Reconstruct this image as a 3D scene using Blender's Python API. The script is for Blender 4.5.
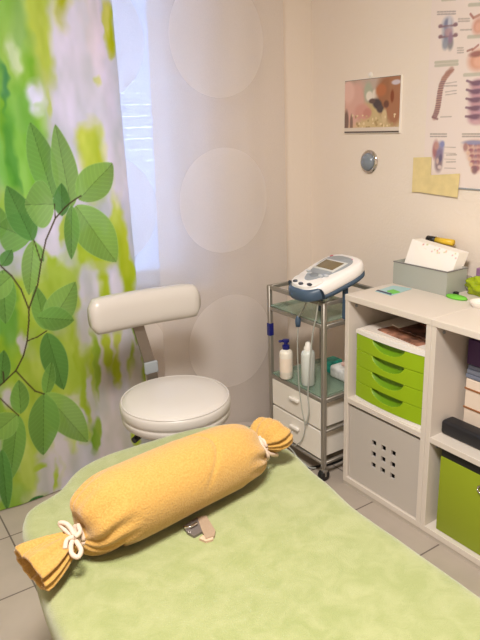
import bpy, bmesh, math, random
import numpy as np
from mathutils import Vector, Matrix, noise
for o in list(bpy.data.objects): bpy.data.objects.remove(o)
SC = bpy.context.scene; COL = SC.collection
PI = math.pi

# ---------------------------------------------------------------- camera
FPX, PITCH, ROLL, YAW, CH = 621.45, 0.306274, -0.039623, 0.574573, 1.36294
Fv = Vector((math.sin(YAW)*math.cos(PITCH), math.cos(YAW)*math.cos(PITCH), -math.sin(PITCH)))
R0 = Vector((math.cos(YAW), -math.sin(YAW), 0)); U0 = R0.cross(Fv)
Rv = R0*math.cos(ROLL)+U0*math.sin(ROLL); Uv = -R0*math.sin(ROLL)+U0*math.cos(ROLL)
cd = bpy.data.cameras.new('camera'); cam = bpy.data.objects.new('camera', cd); COL.objects.link(cam)
cam.matrix_world = Matrix((( Rv.x, Uv.x, -Fv.x, 0), (Rv.y, Uv.y, -Fv.y, 0), (Rv.z, Uv.z, -Fv.z, CH), (0,0,0,1)))
cd.sensor_fit = 'VERTICAL'; cd.sensor_height = 24; cd.lens = FPX/640*24; cd.clip_start = .02
SC.camera = cam
def at(px, py, ax, v):            # where the sight line of a photo point meets the plane axis=v
    d = Fv+Rv*((px-240)/FPX)-Uv*((py-320)/FPX); o = Vector((0,0,CH))
    return o+d*((v-o[ax])/d[ax])

# ---------------------------------------------------------------- sky, light, exposure
W = bpy.data.worlds.new('world'); SC.world = W; W.use_nodes = True
bg = W.node_tree.nodes['Background']; bg.inputs[0].default_value = (.52, .66, 1, 1); bg.inputs[1].default_value = 10
SC.view_settings.view_transform = 'Standard'; SC.view_settings.look = 'None'
SC.view_settings.gamma = 1; SC.view_settings.use_curve_mapping = False
SC.view_settings.exposure = 1.06
def area(name, loc, size, power, col, rot=(0,0,0)):
    l = bpy.data.lights.new(name, 'AREA'); l.shape = 'DISK'; l.size = size; l.energy = power; l.color = col
    o = bpy.data.objects.new(name, l); COL.objects.link(o); o.location = loc; o.rotation_euler = rot; return o
LAMP = (0.15, 0.35)
area('ceiling_lamp_light', (LAMP[0], LAMP[1], 2.36), .5, 36, (1, .95, .89))

# ---------------------------------------------------------------- helpers
def lin(c):
    return tuple((x/255/12.92 if x/255 <= .04045 else ((x/255+.055)/1.055)**2.4) for x in c)
def mat(name, rgb, rough=.6, metal=0, bump=0, bscale=200, var=0, vscale=8, **kw):
    m = bpy.data.materials.new(name); m.use_nodes = True; nt = m.node_tree; b = nt.nodes['Principled BSDF']
    c = (*lin(rgb), 1); b.inputs['Base Color'].default_value = c
    b.inputs['Roughness'].default_value = rough; b.inputs['Metallic'].default_value = metal
    for k, v in kw.items(): b.inputs[k.replace('_', ' ')].default_value = v
    tc = nt.nodes.new('ShaderNodeTexCoord')
    if var:
        n = nt.nodes.new('ShaderNodeTexNoise'); n.inputs['Scale'].default_value = vscale; n.inputs['Detail'].default_value = 4
        nt.links.new(tc.outputs['Object'], n.inputs['Vector'])
        r = nt.nodes.new('ShaderNodeValToRGB'); nt.links.new(n.outputs['Fac'], r.inputs['Fac'])
        r.color_ramp.elements[0].position = .35; r.color_ramp.elements[1].position = .65
        r.color_ramp.elements[0].color = tuple(x*(1-var) for x in c[:3])+(1,)
        r.color_ramp.elements[1].color = tuple(min(1, x*(1+var)) for x in c[:3])+(1,)
        nt.links.new(r.outputs['Color'], b.inputs['Base Color'])
    if bump:
        n = nt.nodes.new('ShaderNodeTexNoise'); n.inputs['Scale'].default_value = bscale; n.inputs['Detail'].default_value = 3
        nt.links.new(tc.outputs['Object'], n.inputs['Vector'])
        bp = nt.nodes.new('ShaderNodeBump'); bp.inputs['Strength'].default_value = bump; bp.inputs['Distance'].default_value = .004
        nt.links.new(n.outputs['Fac'], bp.inputs['Height']); nt.links.new(bp.outputs['Normal'], b.inputs['Normal'])
    return m
def obj(name, bm, m, parent=None, smooth=False, auto=None):
    me = bpy.data.meshes.new(name); 
    bmesh.ops.recalc_face_normals(bm, faces=bm.faces[:])
    bm.to_mesh(me); bm.free()
    if m is not None: me.materials.append(m)
    if smooth or auto:
        me.polygons.foreach_set('use_smooth', [True]*len(me.polygons))
        if auto: me.set_sharp_from_angle(angle=math.radians(auto))
    o = bpy.data.objects.new(name, me); COL.objects.link(o)
    if parent is not None: 
        o.parent = parent
        o.location = -Vector(parent_world(parent))
    return o
def parent_world(p):
    v = Vector(p.location)
    while p.parent is not None: p = p.parent; v = v+Vector(p.location)
    return v
def tag(o, label, cat, group=None, kind=None):
    o['label'] = label; o['category'] = cat
    if group: o['group'] = group
    if kind: o['kind'] = kind
    return o
def thing(name, label, cat, loc=(0,0,0), group=None):
    o = bpy.data.objects.new(name, None); COL.objects.link(o); o.location = loc; o.empty_display_size = .05
    return tag(o, label, cat, group)
def struct(name, bm, m, **k):
    o = obj(name, bm, m, **k); o['kind'] = 'structure'; return o
def box(bm, a, b, bev=0, seg=2):
    a = Vector(a); b = Vector(b); c = (a+b)/2; s = b-a
    r = bmesh.ops.create_cube(bm, size=1); vs = r['verts']
    for v in vs: v.co = Vector((v.co.x*s.x, v.co.y*s.y, v.co.z*s.z))+c
    if bev:
        es = list({e for v in vs for e in v.link_edges})
        r = bmesh.ops.bevel(bm, geom=es, offset=bev, segments=seg, affect='EDGES', profile=.5)
        vs = r['verts']
    return vs
def B(a, b, bev=0, seg=2):
    bm = bmesh.new(); box(bm, a, b, bev, seg); return bm
def rings(bm, loops, cap0=True, cap1=True):
    prev = None; vv = []
    for L in loops:
        cur = [bm.verts.new(p) for p in L]; vv.append(cur)
        if prev:
            n = len(cur)
            for i in range(n): bm.faces.new((prev[i], prev[(i+1) % n], cur[(i+1) % n], cur[i]))
        prev = cur
    if cap0: bm.faces.new(vv[0][::-1])
    if cap1: bm.faces.new(vv[-1])
    return vv
def lathe(bm, prof, c=(0,0,0), n=32, axis='z', cap=True):
    c = Vector(c); loops = []
    for r, h in prof:
        L = []
        for i in range(n):
            a = 2*PI*i/n; x, y = r*math.cos(a), r*math.sin(a)
            L.append(c+(Vector((x, y, h)) if axis == 'z' else Vector((h, x, y)) if axis == 'x' else Vector((y, h, x))))
        loops.append(L)
    rings(bm, loops, cap, cap)
def tube(bm, pts, r, n=10, sub=6, closed=False):
    P = [Vector(p) for p in pts]
    if sub > 1 and len(P) > 2:
        Q = []
        for i in range(len(P)-1):
            p0 = P[max(i-1, 0)]; p1 = P[i]; p2 = P[i+1]; p3 = P[min(i+2, len(P)-1)]
            for k in range(sub):
                t = k/sub
                Q.append(.5*((2*p1)+(p2-p0)*t+(2*p0-5*p1+4*p2-p3)*t*t+(-p0+3*p1-3*p2+p3)*t**3))
        Q.append(P[-1]); P = Q
    loops = []; up = Vector((0,0,1)); pu = None
    for i, p in enumerate(P):
        t = (P[min(i+1, len(P)-1)]-P[max(i-1, 0)]).normalized()
        if pu is None: pu = t.cross(up) if abs(t.z) < .95 else t.cross(Vector((1,0,0)))
        u = (pu-t*pu.dot(t)).normalized(); w = t.cross(u); pu = u
        rr = r[i*(len(r)-1)//max(1, len(P)-1)] if isinstance(r, (list, tuple)) else r
        loops.append([p+u*rr*math.cos(2*PI*k/n)+w*rr*math.sin(2*PI*k/n) for k in range(n)])
    rings(bm, loops)
def bar(bm, a, b, w, h=None):     # square tube along an axis
    a = Vector(a); b = Vector(b); h = h or w
    d = (b-a); ax = max(range(3), key=lambda i: abs(d[i]))
    lo = Vector([min(a[i], b[i]) for i in range(3)]); hi = Vector([max(a[i], b[i]) for i in range(3)])
    e = [w/2]*3; e[ax] = 0
    if ax != 2: e[2] = h/2
    box(bm, lo-Vector(e), hi+Vector(e), min(w, h)*.15, 1)
def painted(name, P, nu, nv, cols, m, parent=None):
    """grid mesh P[(nv+1),(nu+1),3] whose corner colours are the printed pattern"""
    me = bpy.data.meshes.new(name); V = P.reshape(-1, 3)
    idx = np.arange((nu+1)*(nv+1)).reshape(nv+1, nu+1)
    q = np.stack([idx[:-1,:-1], idx[:-1,1:], idx[1:,1:], idx[1:,:-1]], -1).reshape(-1, 4)
    me.vertices.add(len(V)); me.vertices.foreach_set('co', V.astype(np.float32).ravel())
    me.loops.add(q.size); me.loops.foreach_set('vertex_index', q.ravel().astype(np.int32))
    me.polygons.add(len(q)); me.polygons.foreach_set('loop_start', np.arange(0, q.size, 4, dtype=np.int32))
    me.polygons.foreach_set('loop_total', np.full(len(q), 4, dtype=np.int32))
    me.update(calc_edges=True); me.validate()
    ca = me.color_attributes.new('print', 'FLOAT_COLOR', 'POINT')
    c = np.clip(cols, 0, 255)/255.; c = np.where(c <= .04045, c/12.92, ((c+.055)/1.055)**2.4)
    c = np.concatenate([c.reshape(-1, 3), np.ones((len(V), 1))], 1)
    ca.data.foreach_set('color', c.astype(np.float32).ravel())
    me.polygons.foreach_set('use_smooth', [True]*len(me.polygons))
    me.materials.append(m)
    o = bpy.data.objects.new(name, me); COL.objects.link(o)
    if parent is not None: o.parent = parent; o.location = -parent_world(parent)
    return o
def printmat(name, rough=.7, transl=0, tint=1.0, bump=0):
    m = bpy.data.materials.new(name); m.use_nodes = True; nt = m.node_tree; b = nt.nodes['Principled BSDF']
    a = nt.nodes.new('ShaderNodeAttribute'); a.attribute_name = 'print'
    nt.links.new(a.outputs['Color'], b.inputs['Base Color']); b.inputs['Roughness'].default_value = rough
    b.inputs['Specular IOR Level'].default_value = .2
    if transl:
        t = nt.nodes.new('ShaderNodeBsdfTranslucent'); nt.links.new(a.outputs['Color'], t.inputs['Color'])
        mx = nt.nodes.new('ShaderNodeMixShader'); mx.inputs[0].default_value = transl
        nt.links.new(b.outputs[0], mx.inputs[1]); nt.links.new(t.outputs[0], mx.inputs[2])
        nt.links.new(mx.outputs[0], nt.nodes['Material Output'].inputs['Surface'])
    return m
class Paint:                      # soft and crisp shapes on a plane (a, b)
    def __init__(s, A, Bc, base): s.A = A; s.B = Bc; s.C = np.zeros(A.shape+(3,))+np.array(base, float)
    def mix(s, w, col): w = w[..., None]; s.C = s.C*(1-w)+np.array(col, float)*w
    def blob(s, c, ra, rb, col, ang=0, soft=.5, op=1):
        ca, sa = math.cos(ang), math.sin(ang); x = s.A-c[0]; y = s.B-c[1]
        d = np.sqrt(((x*ca+y*sa)/ra)**2+((-x*sa+y*ca)/rb)**2)
        s.mix(np.clip((1+soft-d)/(2*soft+1e-6), 0, 1)**1.2*op, col)
    def line(s, pts, w, col, op=1, soft=.3):
        for (x0, y0), (x1, y1) in zip(pts[:-1], pts[1:]):
            dx, dy = x1-x0, y1-y0; L = dx*dx+dy*dy+1e-12
            t = np.clip(((s.A-x0)*dx+(s.B-y0)*dy)/L, 0, 1)
            d = np.hypot(s.A-x0-t*dx, s.B-y0-t*dy)
            s.mix(np.clip((w/2*(1+soft)-d)/(w*soft), 0, 1)*op, col)
    def rect(s, a0, b0, a1, b1, col, op=1):
        s.mix(((s.A >= min(a0, a1)) & (s.A <= max(a0, a1)) & (s.B >= min(b0, b1)) & (s.B <= max(b0, b1)))*float(op), col)
    def leaf(s, base, tip, w, col, op=.9, vein=True):
        dx, dy = tip[0]-base[0], tip[1]-base[1]; L = math.hypot(dx, dy); ux, uy = dx/L, dy/L
        t = ((s.A-base[0])*ux+(s.B-base[1])*uy)/L; q = (-(s.A-base[0])*uy+(s.B-base[1])*ux)
        tt = np.clip(t, 0, 1); hw = w/2*np.sin(PI*tt**.85)**.72
        ins = np.clip((hw-np.abs(q))/.0025, 0, 1)*((t > 0) & (t < 1))
        cc = np.array(col, float)
        shade = 1+.045*np.sign(q)*(1 if vein else 0)-.10*(tt-.5)
        if vein:
            vv = np.abs(((t*L-np.abs(q)*.8)/.019) % 1-.5)
            shade = shade+.06*np.clip((vv-.36)/.1, 0, 1)-.22*np.clip((.0016-np.abs(q))/.0008, 0, 1)
        w_ = (ins*op)[..., None]; s.C = s.C*(1-w_)+(cc*shade[..., None])*w_
        # paler rim
        rim = np.clip((.0022-np.abs(hw-np.abs(q)-.001))/.002, 0, 1)*((t > 0.03) & (t < .97))*.35
        s.mix(rim, tuple(min(255, x+50) for x in col))
def vnoise(A, Bc, sc, seed=0):
    rs = np.random.RandomState(seed); G = rs.rand(64, 64)
    x = A*sc; y = Bc*sc; xi = np.floor(x).astype(int); yi = np.floor(y).astype(int); fx = x-xi; fy = y-yi
    fx = fx*fx*(3-2*fx); fy = fy*fy*(3-2*fy)
    g = lambda i, j: G[(xi+i) % 64, (yi+j) % 64]
    return (g(0,0)*(1-fx)+g(1,0)*fx)*(1-fy)+(g(0,1)*(1-fx)+g(1,1)*fx)*fy

# ---------------------------------------------------------------- materials
M = {}
M['wall'] = mat('wall_plaster', (234,221,208), .9, bump=.35, bscale=90)
M['ceil'] = mat('ceiling_paint', (240,234,226), .9)
M['white'] = mat('white_laminate', (216,206,195), .45)
M['whiteplastic'] = mat('white_plastic', (238,232,224), .35)
M['chrome'] = mat('brushed_steel', (158,152,143), .42, .6)
M['polished'] = mat('polished_chrome', (205,200,195), .12, 1)
M['vinyl'] = mat('cream_vinyl', (196,190,184), .3, bump=.05, bscale=300)
M['black'] = mat('black_plastic', (22,22,24), .45)
M['green'] = mat('green_plastic', (148,180,12), .42)
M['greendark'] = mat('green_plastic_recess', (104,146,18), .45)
M['greenbox'] = mat('green_board', (142,158,24), .6)
M['bluegrey'] = mat('blue_grey_plastic', (66,86,108), .4)
M['bezel'] = mat('grey_plastic', (150,156,162), .45)
M['screen'] = mat('lcd_screen', (118,104,78), .25)
M['devwhite'] = mat('device_shell', (236,232,230), .35)
M['greybox'] = mat('grey_cardboard', (166,168,160), .7)
M['paper'] = mat('white_paper', (244,238,230), .8)
M['navy'] = mat('navy_plastic', (22,28,110), .35)
M['ribbon'] = mat('cotton_ribbon', (206,184,166), .85, bump=.3, bscale=400)
M['glassgreen'] = None

# floor tiles on the measured 306 mm grid
m = bpy.data.materials.new('floor_tiles'); m.use_nodes = True; nt = m.node_tree; b = nt.nodes['Principled BSDF']
tc = nt.nodes.new('ShaderNodeTexCoord'); mp = nt.nodes.new('ShaderNodeMapping')
mp.inputs['Location'].default_value = (-.312, -.200, 0)
br = nt.nodes.new('ShaderNodeTexBrick'); br.offset = 0; br.squash = 1
br.inputs['Scale'].default_value = 1; br.inputs['Mortar Size'].default_value = .0028; br.inputs['Mortar Smooth'].default_value = .1
br.inputs['Brick Width'].default_value = .306; br.inputs['Row Height'].default_value = .306; br.inputs['Bias'].default_value = 0
br.inputs['Color1'].default_value = (*lin((188,175,162)), 1); br.inputs['Color2'].default_value = (*lin((183,170,157)), 1)
br.inputs['Mortar'].default_value = (*lin((112,100,94)), 1)
n = nt.nodes.new('ShaderNodeTexNoise'); n.inputs['Scale'].default_value = 9; n.inputs['Detail'].default_value = 5
mx = nt.nodes.new('ShaderNodeMix'); mx.data_type = 'RGBA'; mx.blend_type = 'MULTIPLY'; mx.inputs['Factor'].default_value = .25
nt.links.new(tc.outputs['Object'], mp.inputs['Vector']); nt.links.new(mp.outputs[0], br.inputs['Vector']); nt.links.new(tc.outputs['Object'], n.inputs['Vector'])
nt.links.new(br.outputs['Color'], mx.inputs['A']); nt.links.new(n.outputs['Fac'], mx.inputs['B'])
nt.links.new(mx.outputs['Result'], b.inputs['Base Color']); b.inputs['Roughness'].default_value = .35
M['floor'] = m

def seeglass(name, rgb, a=.25, rough=.08):
    m = bpy.data.materials.new(name); m.use_nodes = True; nt = m.node_tree; b = nt.nodes['Principled BSDF']
    b.inputs['Base Color'].default_value = (*lin(rgb), 1); b.inputs['Roughness'].default_value = rough
    t = nt.nodes.new('ShaderNodeBsdfTransparent'); t.inputs[0].default_value = (*[.5+.5*x for x in lin(rgb)], 1)
    mx = nt.nodes.new('ShaderNodeMixShader'); mx.inputs[0].default_value = a
    nt.links.new(t.outputs[0], mx.inputs[1]); nt.links.new(b.outputs[0], mx.inputs[2])
    nt.links.new(mx.outputs[0], nt.nodes['Material Output'].inputs['Surface']); return m
M['glass'] = seeglass('green_tinted_glass', (176,200,182), .30)
M['pane'] = seeglass('window_glass', (225,235,245), .06)
M['clear'] = seeglass('clear_plastic', (235,236,232), .5, .15)
M['bag'] = seeglass('green_film', (176,196,24), .72, .2)

# ---------------------------------------------------------------- the room
XR, YW, XL, YB, ZC = 1.90, 2.275, -1.7, -1.9, 2.45
struct('floor', B((XL, YB, -.1), (XR, YW, 0)), M['floor'])
struct('ceiling', B((XL-.1, YB-.1, ZC), (XR+.1, YW+.25, ZC+.1)), M['ceil'])
struct('wall_right', B((XR, YB-.1, -.1), (XR+.1, YW+.25, ZC)), M['wall'])
struct('wall_left', B((XL-.1, YB-.1, -.1), (XL, YW+.25, ZC)), M['wall'])
struct('wall_back', B((XL, YB-.1, -.1), (XR, YB, ZC)), M['wall'])
WX0, WX1, WZ0, WZ1 = -.35, 1.33, .72, 2.2
bm = bmesh.new()
box(bm, (XL, YW, -.1), (WX0, YW+.22, ZC)); box(bm, (WX1, YW, -.1), (XR, YW+.22, ZC))
box(bm, (WX0, YW, -.1), (WX1, YW+.22, WZ0)); box(bm, (WX0, YW, WZ1), (WX1, YW+.22, ZC))
struct('wall_window', bm, M['wall'])
bm = bmesh.new(); yf = YW+.10
for a, c in (((WX0, WZ0), (WX0+.06, WZ1)), ((WX1-.06, WZ0), (WX1, WZ1)), ((.46, WZ0), (.54, WZ1)), ((WX0, WZ0), (WX1, WZ0+.06)), ((WX0, WZ1-.06), (WX1, WZ1))):
    box(bm, (a[0], yf, a[1]), (c[0], yf+.06, c[1]), .004, 1)
wf = struct('window_1', bm, M['whiteplastic'])
p = obj('window_pane', B((WX0+.05, yf+.025, WZ0+.05), (WX1-.05, yf+.031, WZ1-.05)), M['pane'], wf)
obj('window_sill', B((WX0-.02, YW-.02, WZ0-.03), (WX1+.02, YW+.1, WZ0), .004), M['whiteplastic'], wf)
BLM = bpy.data.materials.new('blind_slats'); BLM.use_nodes = True; nt = BLM.node_tree
tl_ = nt.nodes.new('ShaderNodeBsdfTranslucent'); tl_.inputs[0].default_value = (.46, .47, .50, 1)
mx_ = nt.nodes.new('ShaderNodeMixShader'); mx_.inputs[0].default_value = .62; nt.nodes['Principled BSDF'].inputs['Base Color'].default_value = (.5, .52, .56, 1)
nt.links.new(nt.nodes['Principled BSDF'].outputs[0], mx_.inputs[1]); nt.links.new(tl_.outputs[0], mx_.inputs[2]); nt.links.new(mx_.outputs[0], nt.nodes['Material Output'].inputs[0])
bm = bmesh.new()
for k in range(33):
    z = WZ0+.02+k*.0445
    box(bm, (WX0, YW+.19, z), (WX1, YW+.20, z+.0436), .002, 1)
for x in (WX0+.02, .5, WX1-.02): box(bm, (x-.012, YW+.186, WZ0), (x+.012, YW+.204, WZ1))
tag(obj('window_blind', bm, BLM), 'pale blue slatted outdoor blind glimpsed beyond the window', 'blind')

# ---------------------------------------------------------------- ceiling lamp (behind the frame, lights the room)
t = thing('ceiling_light', 'round white ceiling light above the middle of the room', 'lamp', (LAMP[0], LAMP[1], ZC))
bm = bmesh.new(); lathe(bm, [(.05, 0), (.20, 0), (.20, -.03), (.05, -.03)], (LAMP[0], LAMP[1], ZC)); obj('lamp_base', bm, M['whiteplastic'], t, auto=40)
em = mat('lamp_glow', (255,240,220), .5); em.node_tree.nodes['Principled BSDF'].inputs['Emission Color'].default_value = (1,.95,.89,1)
em.node_tree.nodes['Principled BSDF'].inputs['Emission Strength'].default_value = 5
bm = bmesh.new(); lathe(bm, [(.19, -.03), (.19, -.045), (.16, -.065), (.08, -.078), (.005, -.08)], (LAMP[0], LAMP[1], ZC)); obj('lamp_shade', bm, em, t, smooth=True)

# ---------------------------------------------------------------- printed leaf curtain
def P2(px, py): v = at(px, py, 1, 2.2); return (v.x, v.z)
x0, x1, z0, z1 = -.35, .955, .006, 2.40; nu, nv = 460, 820
xs = np.linspace(x0, x1, nu+1); zs = np.linspace(z0, z1, nv+1); X, Z = np.meshgrid(xs, zs)
# the print repeats to the left of the photographed stretch
E0 = .30
XX = np.where(X < E0, 2*E0-X, X)
XX = np.where(XX > .95, XX-.3, XX) if False else XX
S = 621.45*0+.0036*1            # metres of cloth per photo pixel (about)
wa = (vnoise(XX, Z*.5, 22, 11)-.5)*.034+(vnoise(XX, Z*.7, 55, 12)-.5)*.014
wb = (vnoise(XX, Z, 20, 13)-.5)*.05+(vnoise(XX, Z, 60, 14)-.5)*.016
pt = Paint(XX+wa, Z+wb, (200,200,208))
def blob(px, py, rx, ry, col, ang=0, soft=.34, op=1):
    pt.blob(P2(px, py), rx*S*.92, ry*S*.92, col, ang, soft, op)
LG, MG, DG, LM, WH, OL = (176,200,62), (112,172,52), (52,128,62), (206,214,84), (222,216,226), (176,184,24)
# top left: out-of-focus foliage
for a in [(10,10,40,60,(150,196,90)),(45,20,26,70,(182,206,84)),(20,90,30,70,(166,204,96)),(22,28,10,30,(150,190,100)),
          (50,40,14,60,(190,208,70)),(8,150,30,60,(130,190,84)),(30,150,14,60,(130,192,60)),(3,90,5,26,(84,148,84)),(4,82,4,12,(90,150,96)),
          (14,55,6,18,(206,222,170)),(4,115,5,40,(140,190,70)),(30,85,9,30,(140,190,66)),
          (72,14,16,40,LM),(68,10,8,26,OL),(84,50,12,60,WH),(66,80,28,60,WH),(58,60,10,50,WH),(92,90,26,70,WH),(92,20,8,50,(228,216,222)),
          (34,98,9,16,(230,228,244)),(24,115,10,28,(130,186,80)),(18,170,8,50,(96,160,64)),(28,180,7,50,(140,196,80)),
          (40,30,14,60,(196,212,84)),(108,34,7,22,OL),(104,20,5,18,(206,206,96)),(96,83,3,7,(210,212,140)),(50,112,4,14,(200,214,120)),
          (88,145,12,26,LM),(92,165,16,34,(198,212,80)),(104,165,8,18,LM),(118,225,8,60,(196,210,90)),(114,160,12,40,WH),(66,170,16,50,(218,212,222)),
          (56,232,12,24,WH),(64,270,16,30,(214,214,214)),(58,300,10,22,(210,210,206)),
          (100,248,24,26,(176,196,40)),(126,262,8,50,(186,202,48)),(84,252,12,22,(176,200,60)),(104,292,8,26,(170,192,40)),(118,290,7,22,WH),(90,290,12,26,(222,216,220)),
          (14,210,20,20,(170,204,90)),(20,310,26,40,(172,200,66)),(10,350,24,44,(150,188,56)),(50,262,6,24,LG),
          (78,350,16,50,(160,188,50)),(90,370,14,40,(168,192,50)),(84,330,12,30,(206,206,204)),(98,345,6,40,(206,204,204)),(106,400,10,60,(210,206,204)),
          (108,352,7,26,(176,196,56)),(118,372,7,22,(170,192,40)),(114,345,4,16,(208,206,206)),(137,331,5,16,(120,150,50)),(133,362,4,24,(160,186,60)),(118,340,5,20,(186,200,90)),(90,400,8,40,(204,200,198)),
          (84,395,5,34,(164,188,60)),(94,440,7,24,(120,160,50)),(98,430,5,14,(140,172,60)),(120,440,16,60,(206,200,196)),(136,440,5,16,(176,196,60)),
          (62,455,20,30,(206,202,202)),(44,470,12,20,(212,208,208)),(36,467,14,10,(168,192,60)),(58,462,5,30,(172,196,80)),(52,485,9,20,(204,200,206)),
          (28,450,10,40,(176,200,80)),(20,490,16,24,(150,180,60)),(10,505,20,14,(150,184,70)),(35,500,12,16,(196,200,170)),(72,440,8,14,(190,206,120)),
          (6,430,8,50,(120,168,60)),(8,320,10,40,(116,170,70)),(70,420,10,16,(200,200,196)),(30,372,10,20,(168,196,70)),(60,400,10,14,(170,196,80)),(8,395,8,12,(204,206,202)),
          (44,345,10,30,(160,192,70)),(58,430,12,30,(150,184,70)),(30,440,10,20,(188,204,110)),(64,385,8,24,(130,170,60)),(40,400,12,10,(150,186,76)),(74,300,10,14,(186,204,96)),(66,232,5,14,(190,206,90)),(4,470,8,30,(120,160,60)),(46,500,10,10,(150,180,70)),(24,400,8,20,(180,200,110)),(140,400,10,60,(204,200,196)),(148,350,8,60,(150,180,50)),(112,470,20,50,(204,199,196))]:
    blob(*a[:5])
WS, LW = (206,202,204), (172,196,74)
for a in [(60,368,34,50,LW),(34,420,34,60,LW),(62,285,26,30,(182,204,84)),(40,300,20,30,LW),(50,240,11,15,WH),(86,286,7,22,WS),(24,341,6,11,WS),(88,328,8,16,WS),
          (104,388,6,38,WS),(89,388,5,18,WS),(71,410,11,18,WS),(50,472,18,26,WS),(62,448,14,20,WS),(38,467,9,6,LW),(57,478,3.5,14,LW),(79,362,5,34,(162,188,56)),
          (97,362,4,40,(150,180,60)),(95,440,5,16,(130,168,56)),(84,432,6,14,(176,198,90)),(26,470,8,36,(184,204,96)),(12,500,18,14,(150,186,80)),(8,400,6,16,WS)]:
    blob(*a[:5])
pt.A, pt.B = XX, Z
C = pt.C
nz = (vnoise(XX, Z*.35, 26, 1)-.5)*26+(vnoise(XX, Z*.4, 60, 2)-.5)*12
pt.C = C+nz[..., None]*np.array([1., .7, 1.1])
def leaf(b, t_, w, col=(122,170,74), op=.9): pt.leaf(P2(*b), P2(*t_), w*S, col, op)
def branch(pts, w, col=(74,62,44)): pt.line([P2(*q) for q in pts], w*S, col, .9)
G1, G2, G3 = (132,172,84), (112,158,74), (88,138,66)
for l in [((2,238),(-20,200),30,G2),((31,239),(-2,226),40,G2),((33,241),(8,186),26,G3),((34,242),(44,262),9,G2),((34,240),(30,296),19,G1),
          ((53,198),(30,122),27,G2),((73,208),(56,124),27,G1),((54,204),(25,205),46,(134,174,90)),((62,216),(62,183),19,G3),
          ((80,200),(112,163),34,G1),((77,206),(116,262),40,G1),((73,206),(72,260),18,G2),
          ((3,270),(6,324),24,G2),((46,330),(36,286),18,G2),((48,328),(76,282),32,G1),((2,266),(13,250),14,G3),
          ((38,318),(74,320),26,G2),((47,333),(64,390),27,G3),((47,396),(52,362),14,G2),((46,394),(88,442),34,G1),((45,395),(44,456),34,G2),
          ((21,414),(19,380),20,G2),((18,415),(10,482),24,G2),((17,415),(-14,440),30,G1),((2,450),(8,512),16,G3),((0,385),(4,350),18,G3),
          ((27,508),(44,496),12,(50,104,50)),((12,276),(-16,300),24,G1)]:
    leaf(*l)
for bch in [([(0,265),(5,270),(12,276),(22,290),(30,310),(30,322),(28,342),(24,356),(16,371),(4,382),(-6,390)],1.6),
            ([(30,310),(38,285),(41,264),(46,240),(55,218),(65,208),(76,200),(82,196)],1.5),([(28,342),(38,338),(47,331)],1.3),
            ([(16,371),(28,384),(36,392),(45,395)],1.5),([(0,398),(8,406),(19,416)],1.3),([(55,218),(54,204)],1.1),([(41,262),(34,240)],1.1),([(4,382),(3,372)],1.6)]:
    branch(*bch)
CP = pt.C
fold = (.014*np.sin(X*26+.6*np.sin(Z*1.3))+.005*np.sin(X*61+Z))*(.25+.75*Z/2.4)
Pc = np.stack([X, 2.205+fold, Z], -1)
ct = thing('leaf_curtain', 'green curtain printed with leafy branches hanging at the left window side', 'curtain', (.3, 2.2, 0))
painted('curtain_cloth', Pc, nu, nv, CP, printmat('printed_curtain', .85, .36), ct)

# ---------------------------------------------------------------- sheer curtains with woven circles
def sheermat(name, cx0, a, ac, pitch):
    m = bpy.data.materials.new(name); m.use_nodes = True; nt = m.node_tree
    for n_ in list(nt.nodes):
        if n_.type != 'OUTPUT_MATERIAL': nt.nodes.remove(n_)
    N = nt.nodes.new; L = nt.links.new
    tc = N('ShaderNodeTexCoord'); sp = N('ShaderNodeSeparateXYZ'); L(tc.outputs['Object'], sp.inputs[0])
    def mth(op, a_, b_=None):
        n_ = N('ShaderNodeMath'); n_.operation = op
        for i, v in enumerate((a_, b_)):
            if v is None: continue
            if isinstance(v, (int, float)): n_.inputs[i].default_value = v
            else: L(v, n_.inputs[i])
        return n_.outputs[0]
    def rep(v, c0, pitch):         # signed distance to nearest centre
        q = mth('DIVIDE', mth('SUBTRACT', v, c0), pitch)
        return mth('MULTIPLY', mth('SUBTRACT', q, mth('FLOOR', mth('ADD', q, .5))), pitch)
    dx = rep(sp.outputs[0], cx0, pitch); dz = rep(sp.outputs[2], 1.064, .606)
    d = mth('SQRT', mth('ADD', mth('MULTIPLY', dx, dx), mth('MULTIPLY', dz, dz)))
    inside = mth('LESS_THAN', d, .210)
    fac = mth('ADD', a, mth('MULTIPLY', inside, ac-a))
    # fine weave
    wv = N('ShaderNodeTexNoise'); wv.inputs['Scale'].default_value = 350; L(tc.outputs['Object'], wv.inputs['Vector'])
    fac = mth('ADD', fac, mth('MULTIPLY', mth('SUBTRACT', wv.outputs['Fac'], .5), .12))
    tr = N('ShaderNodeBsdfTransparent'); df = N('ShaderNodeBsdfDiffuse'); tl = N('ShaderNodeBsdfTranslucent')
    for s_ in (df, tl): s_.inputs['Color'].default_value = (*lin((240,234,230)), 1)
    m1 = N('ShaderNodeMixShader'); m1.inputs[0].default_value = .5; L(df.outputs[0], m1.inputs[1]); L(tl.outputs[0], m1.inputs[2])
    m2 = N('ShaderNodeMixShader'); L(fac, m2.inputs[0]); L(tr.outputs[0], m2.inputs[1]); L(m1.outputs[0], m2.inputs[2])
    L(m2.outputs[0], nt.nodes['Material Output'].inputs['Surface']); return m
def sheer(x0, x1, y, m, label, amp=.008, k=30, lean=0):
    nu, nv = int((x1-x0)*160), 40
    X, Z = np.meshgrid(np.linspace(x0, x1, nu+1), np.linspace(.03, 2.40, nv+1))
    t_ = (X-x0)/(x1-x0); Xs = X+lean*(1.8-Z)*(1-t_)
    Y = y+amp*np.sin(X*k)+amp*.5*np.sin(X*k*2.3+1)
    t = thing('sheer_curtain', label, 'curtain', ((x0+x1)/2, y, 0))
    painted('curtain_cloth', np.stack([Xs, Y, Z], -1), nu, nv, np.zeros(X.shape+(3,))+230, m, t)
    return t
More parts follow.
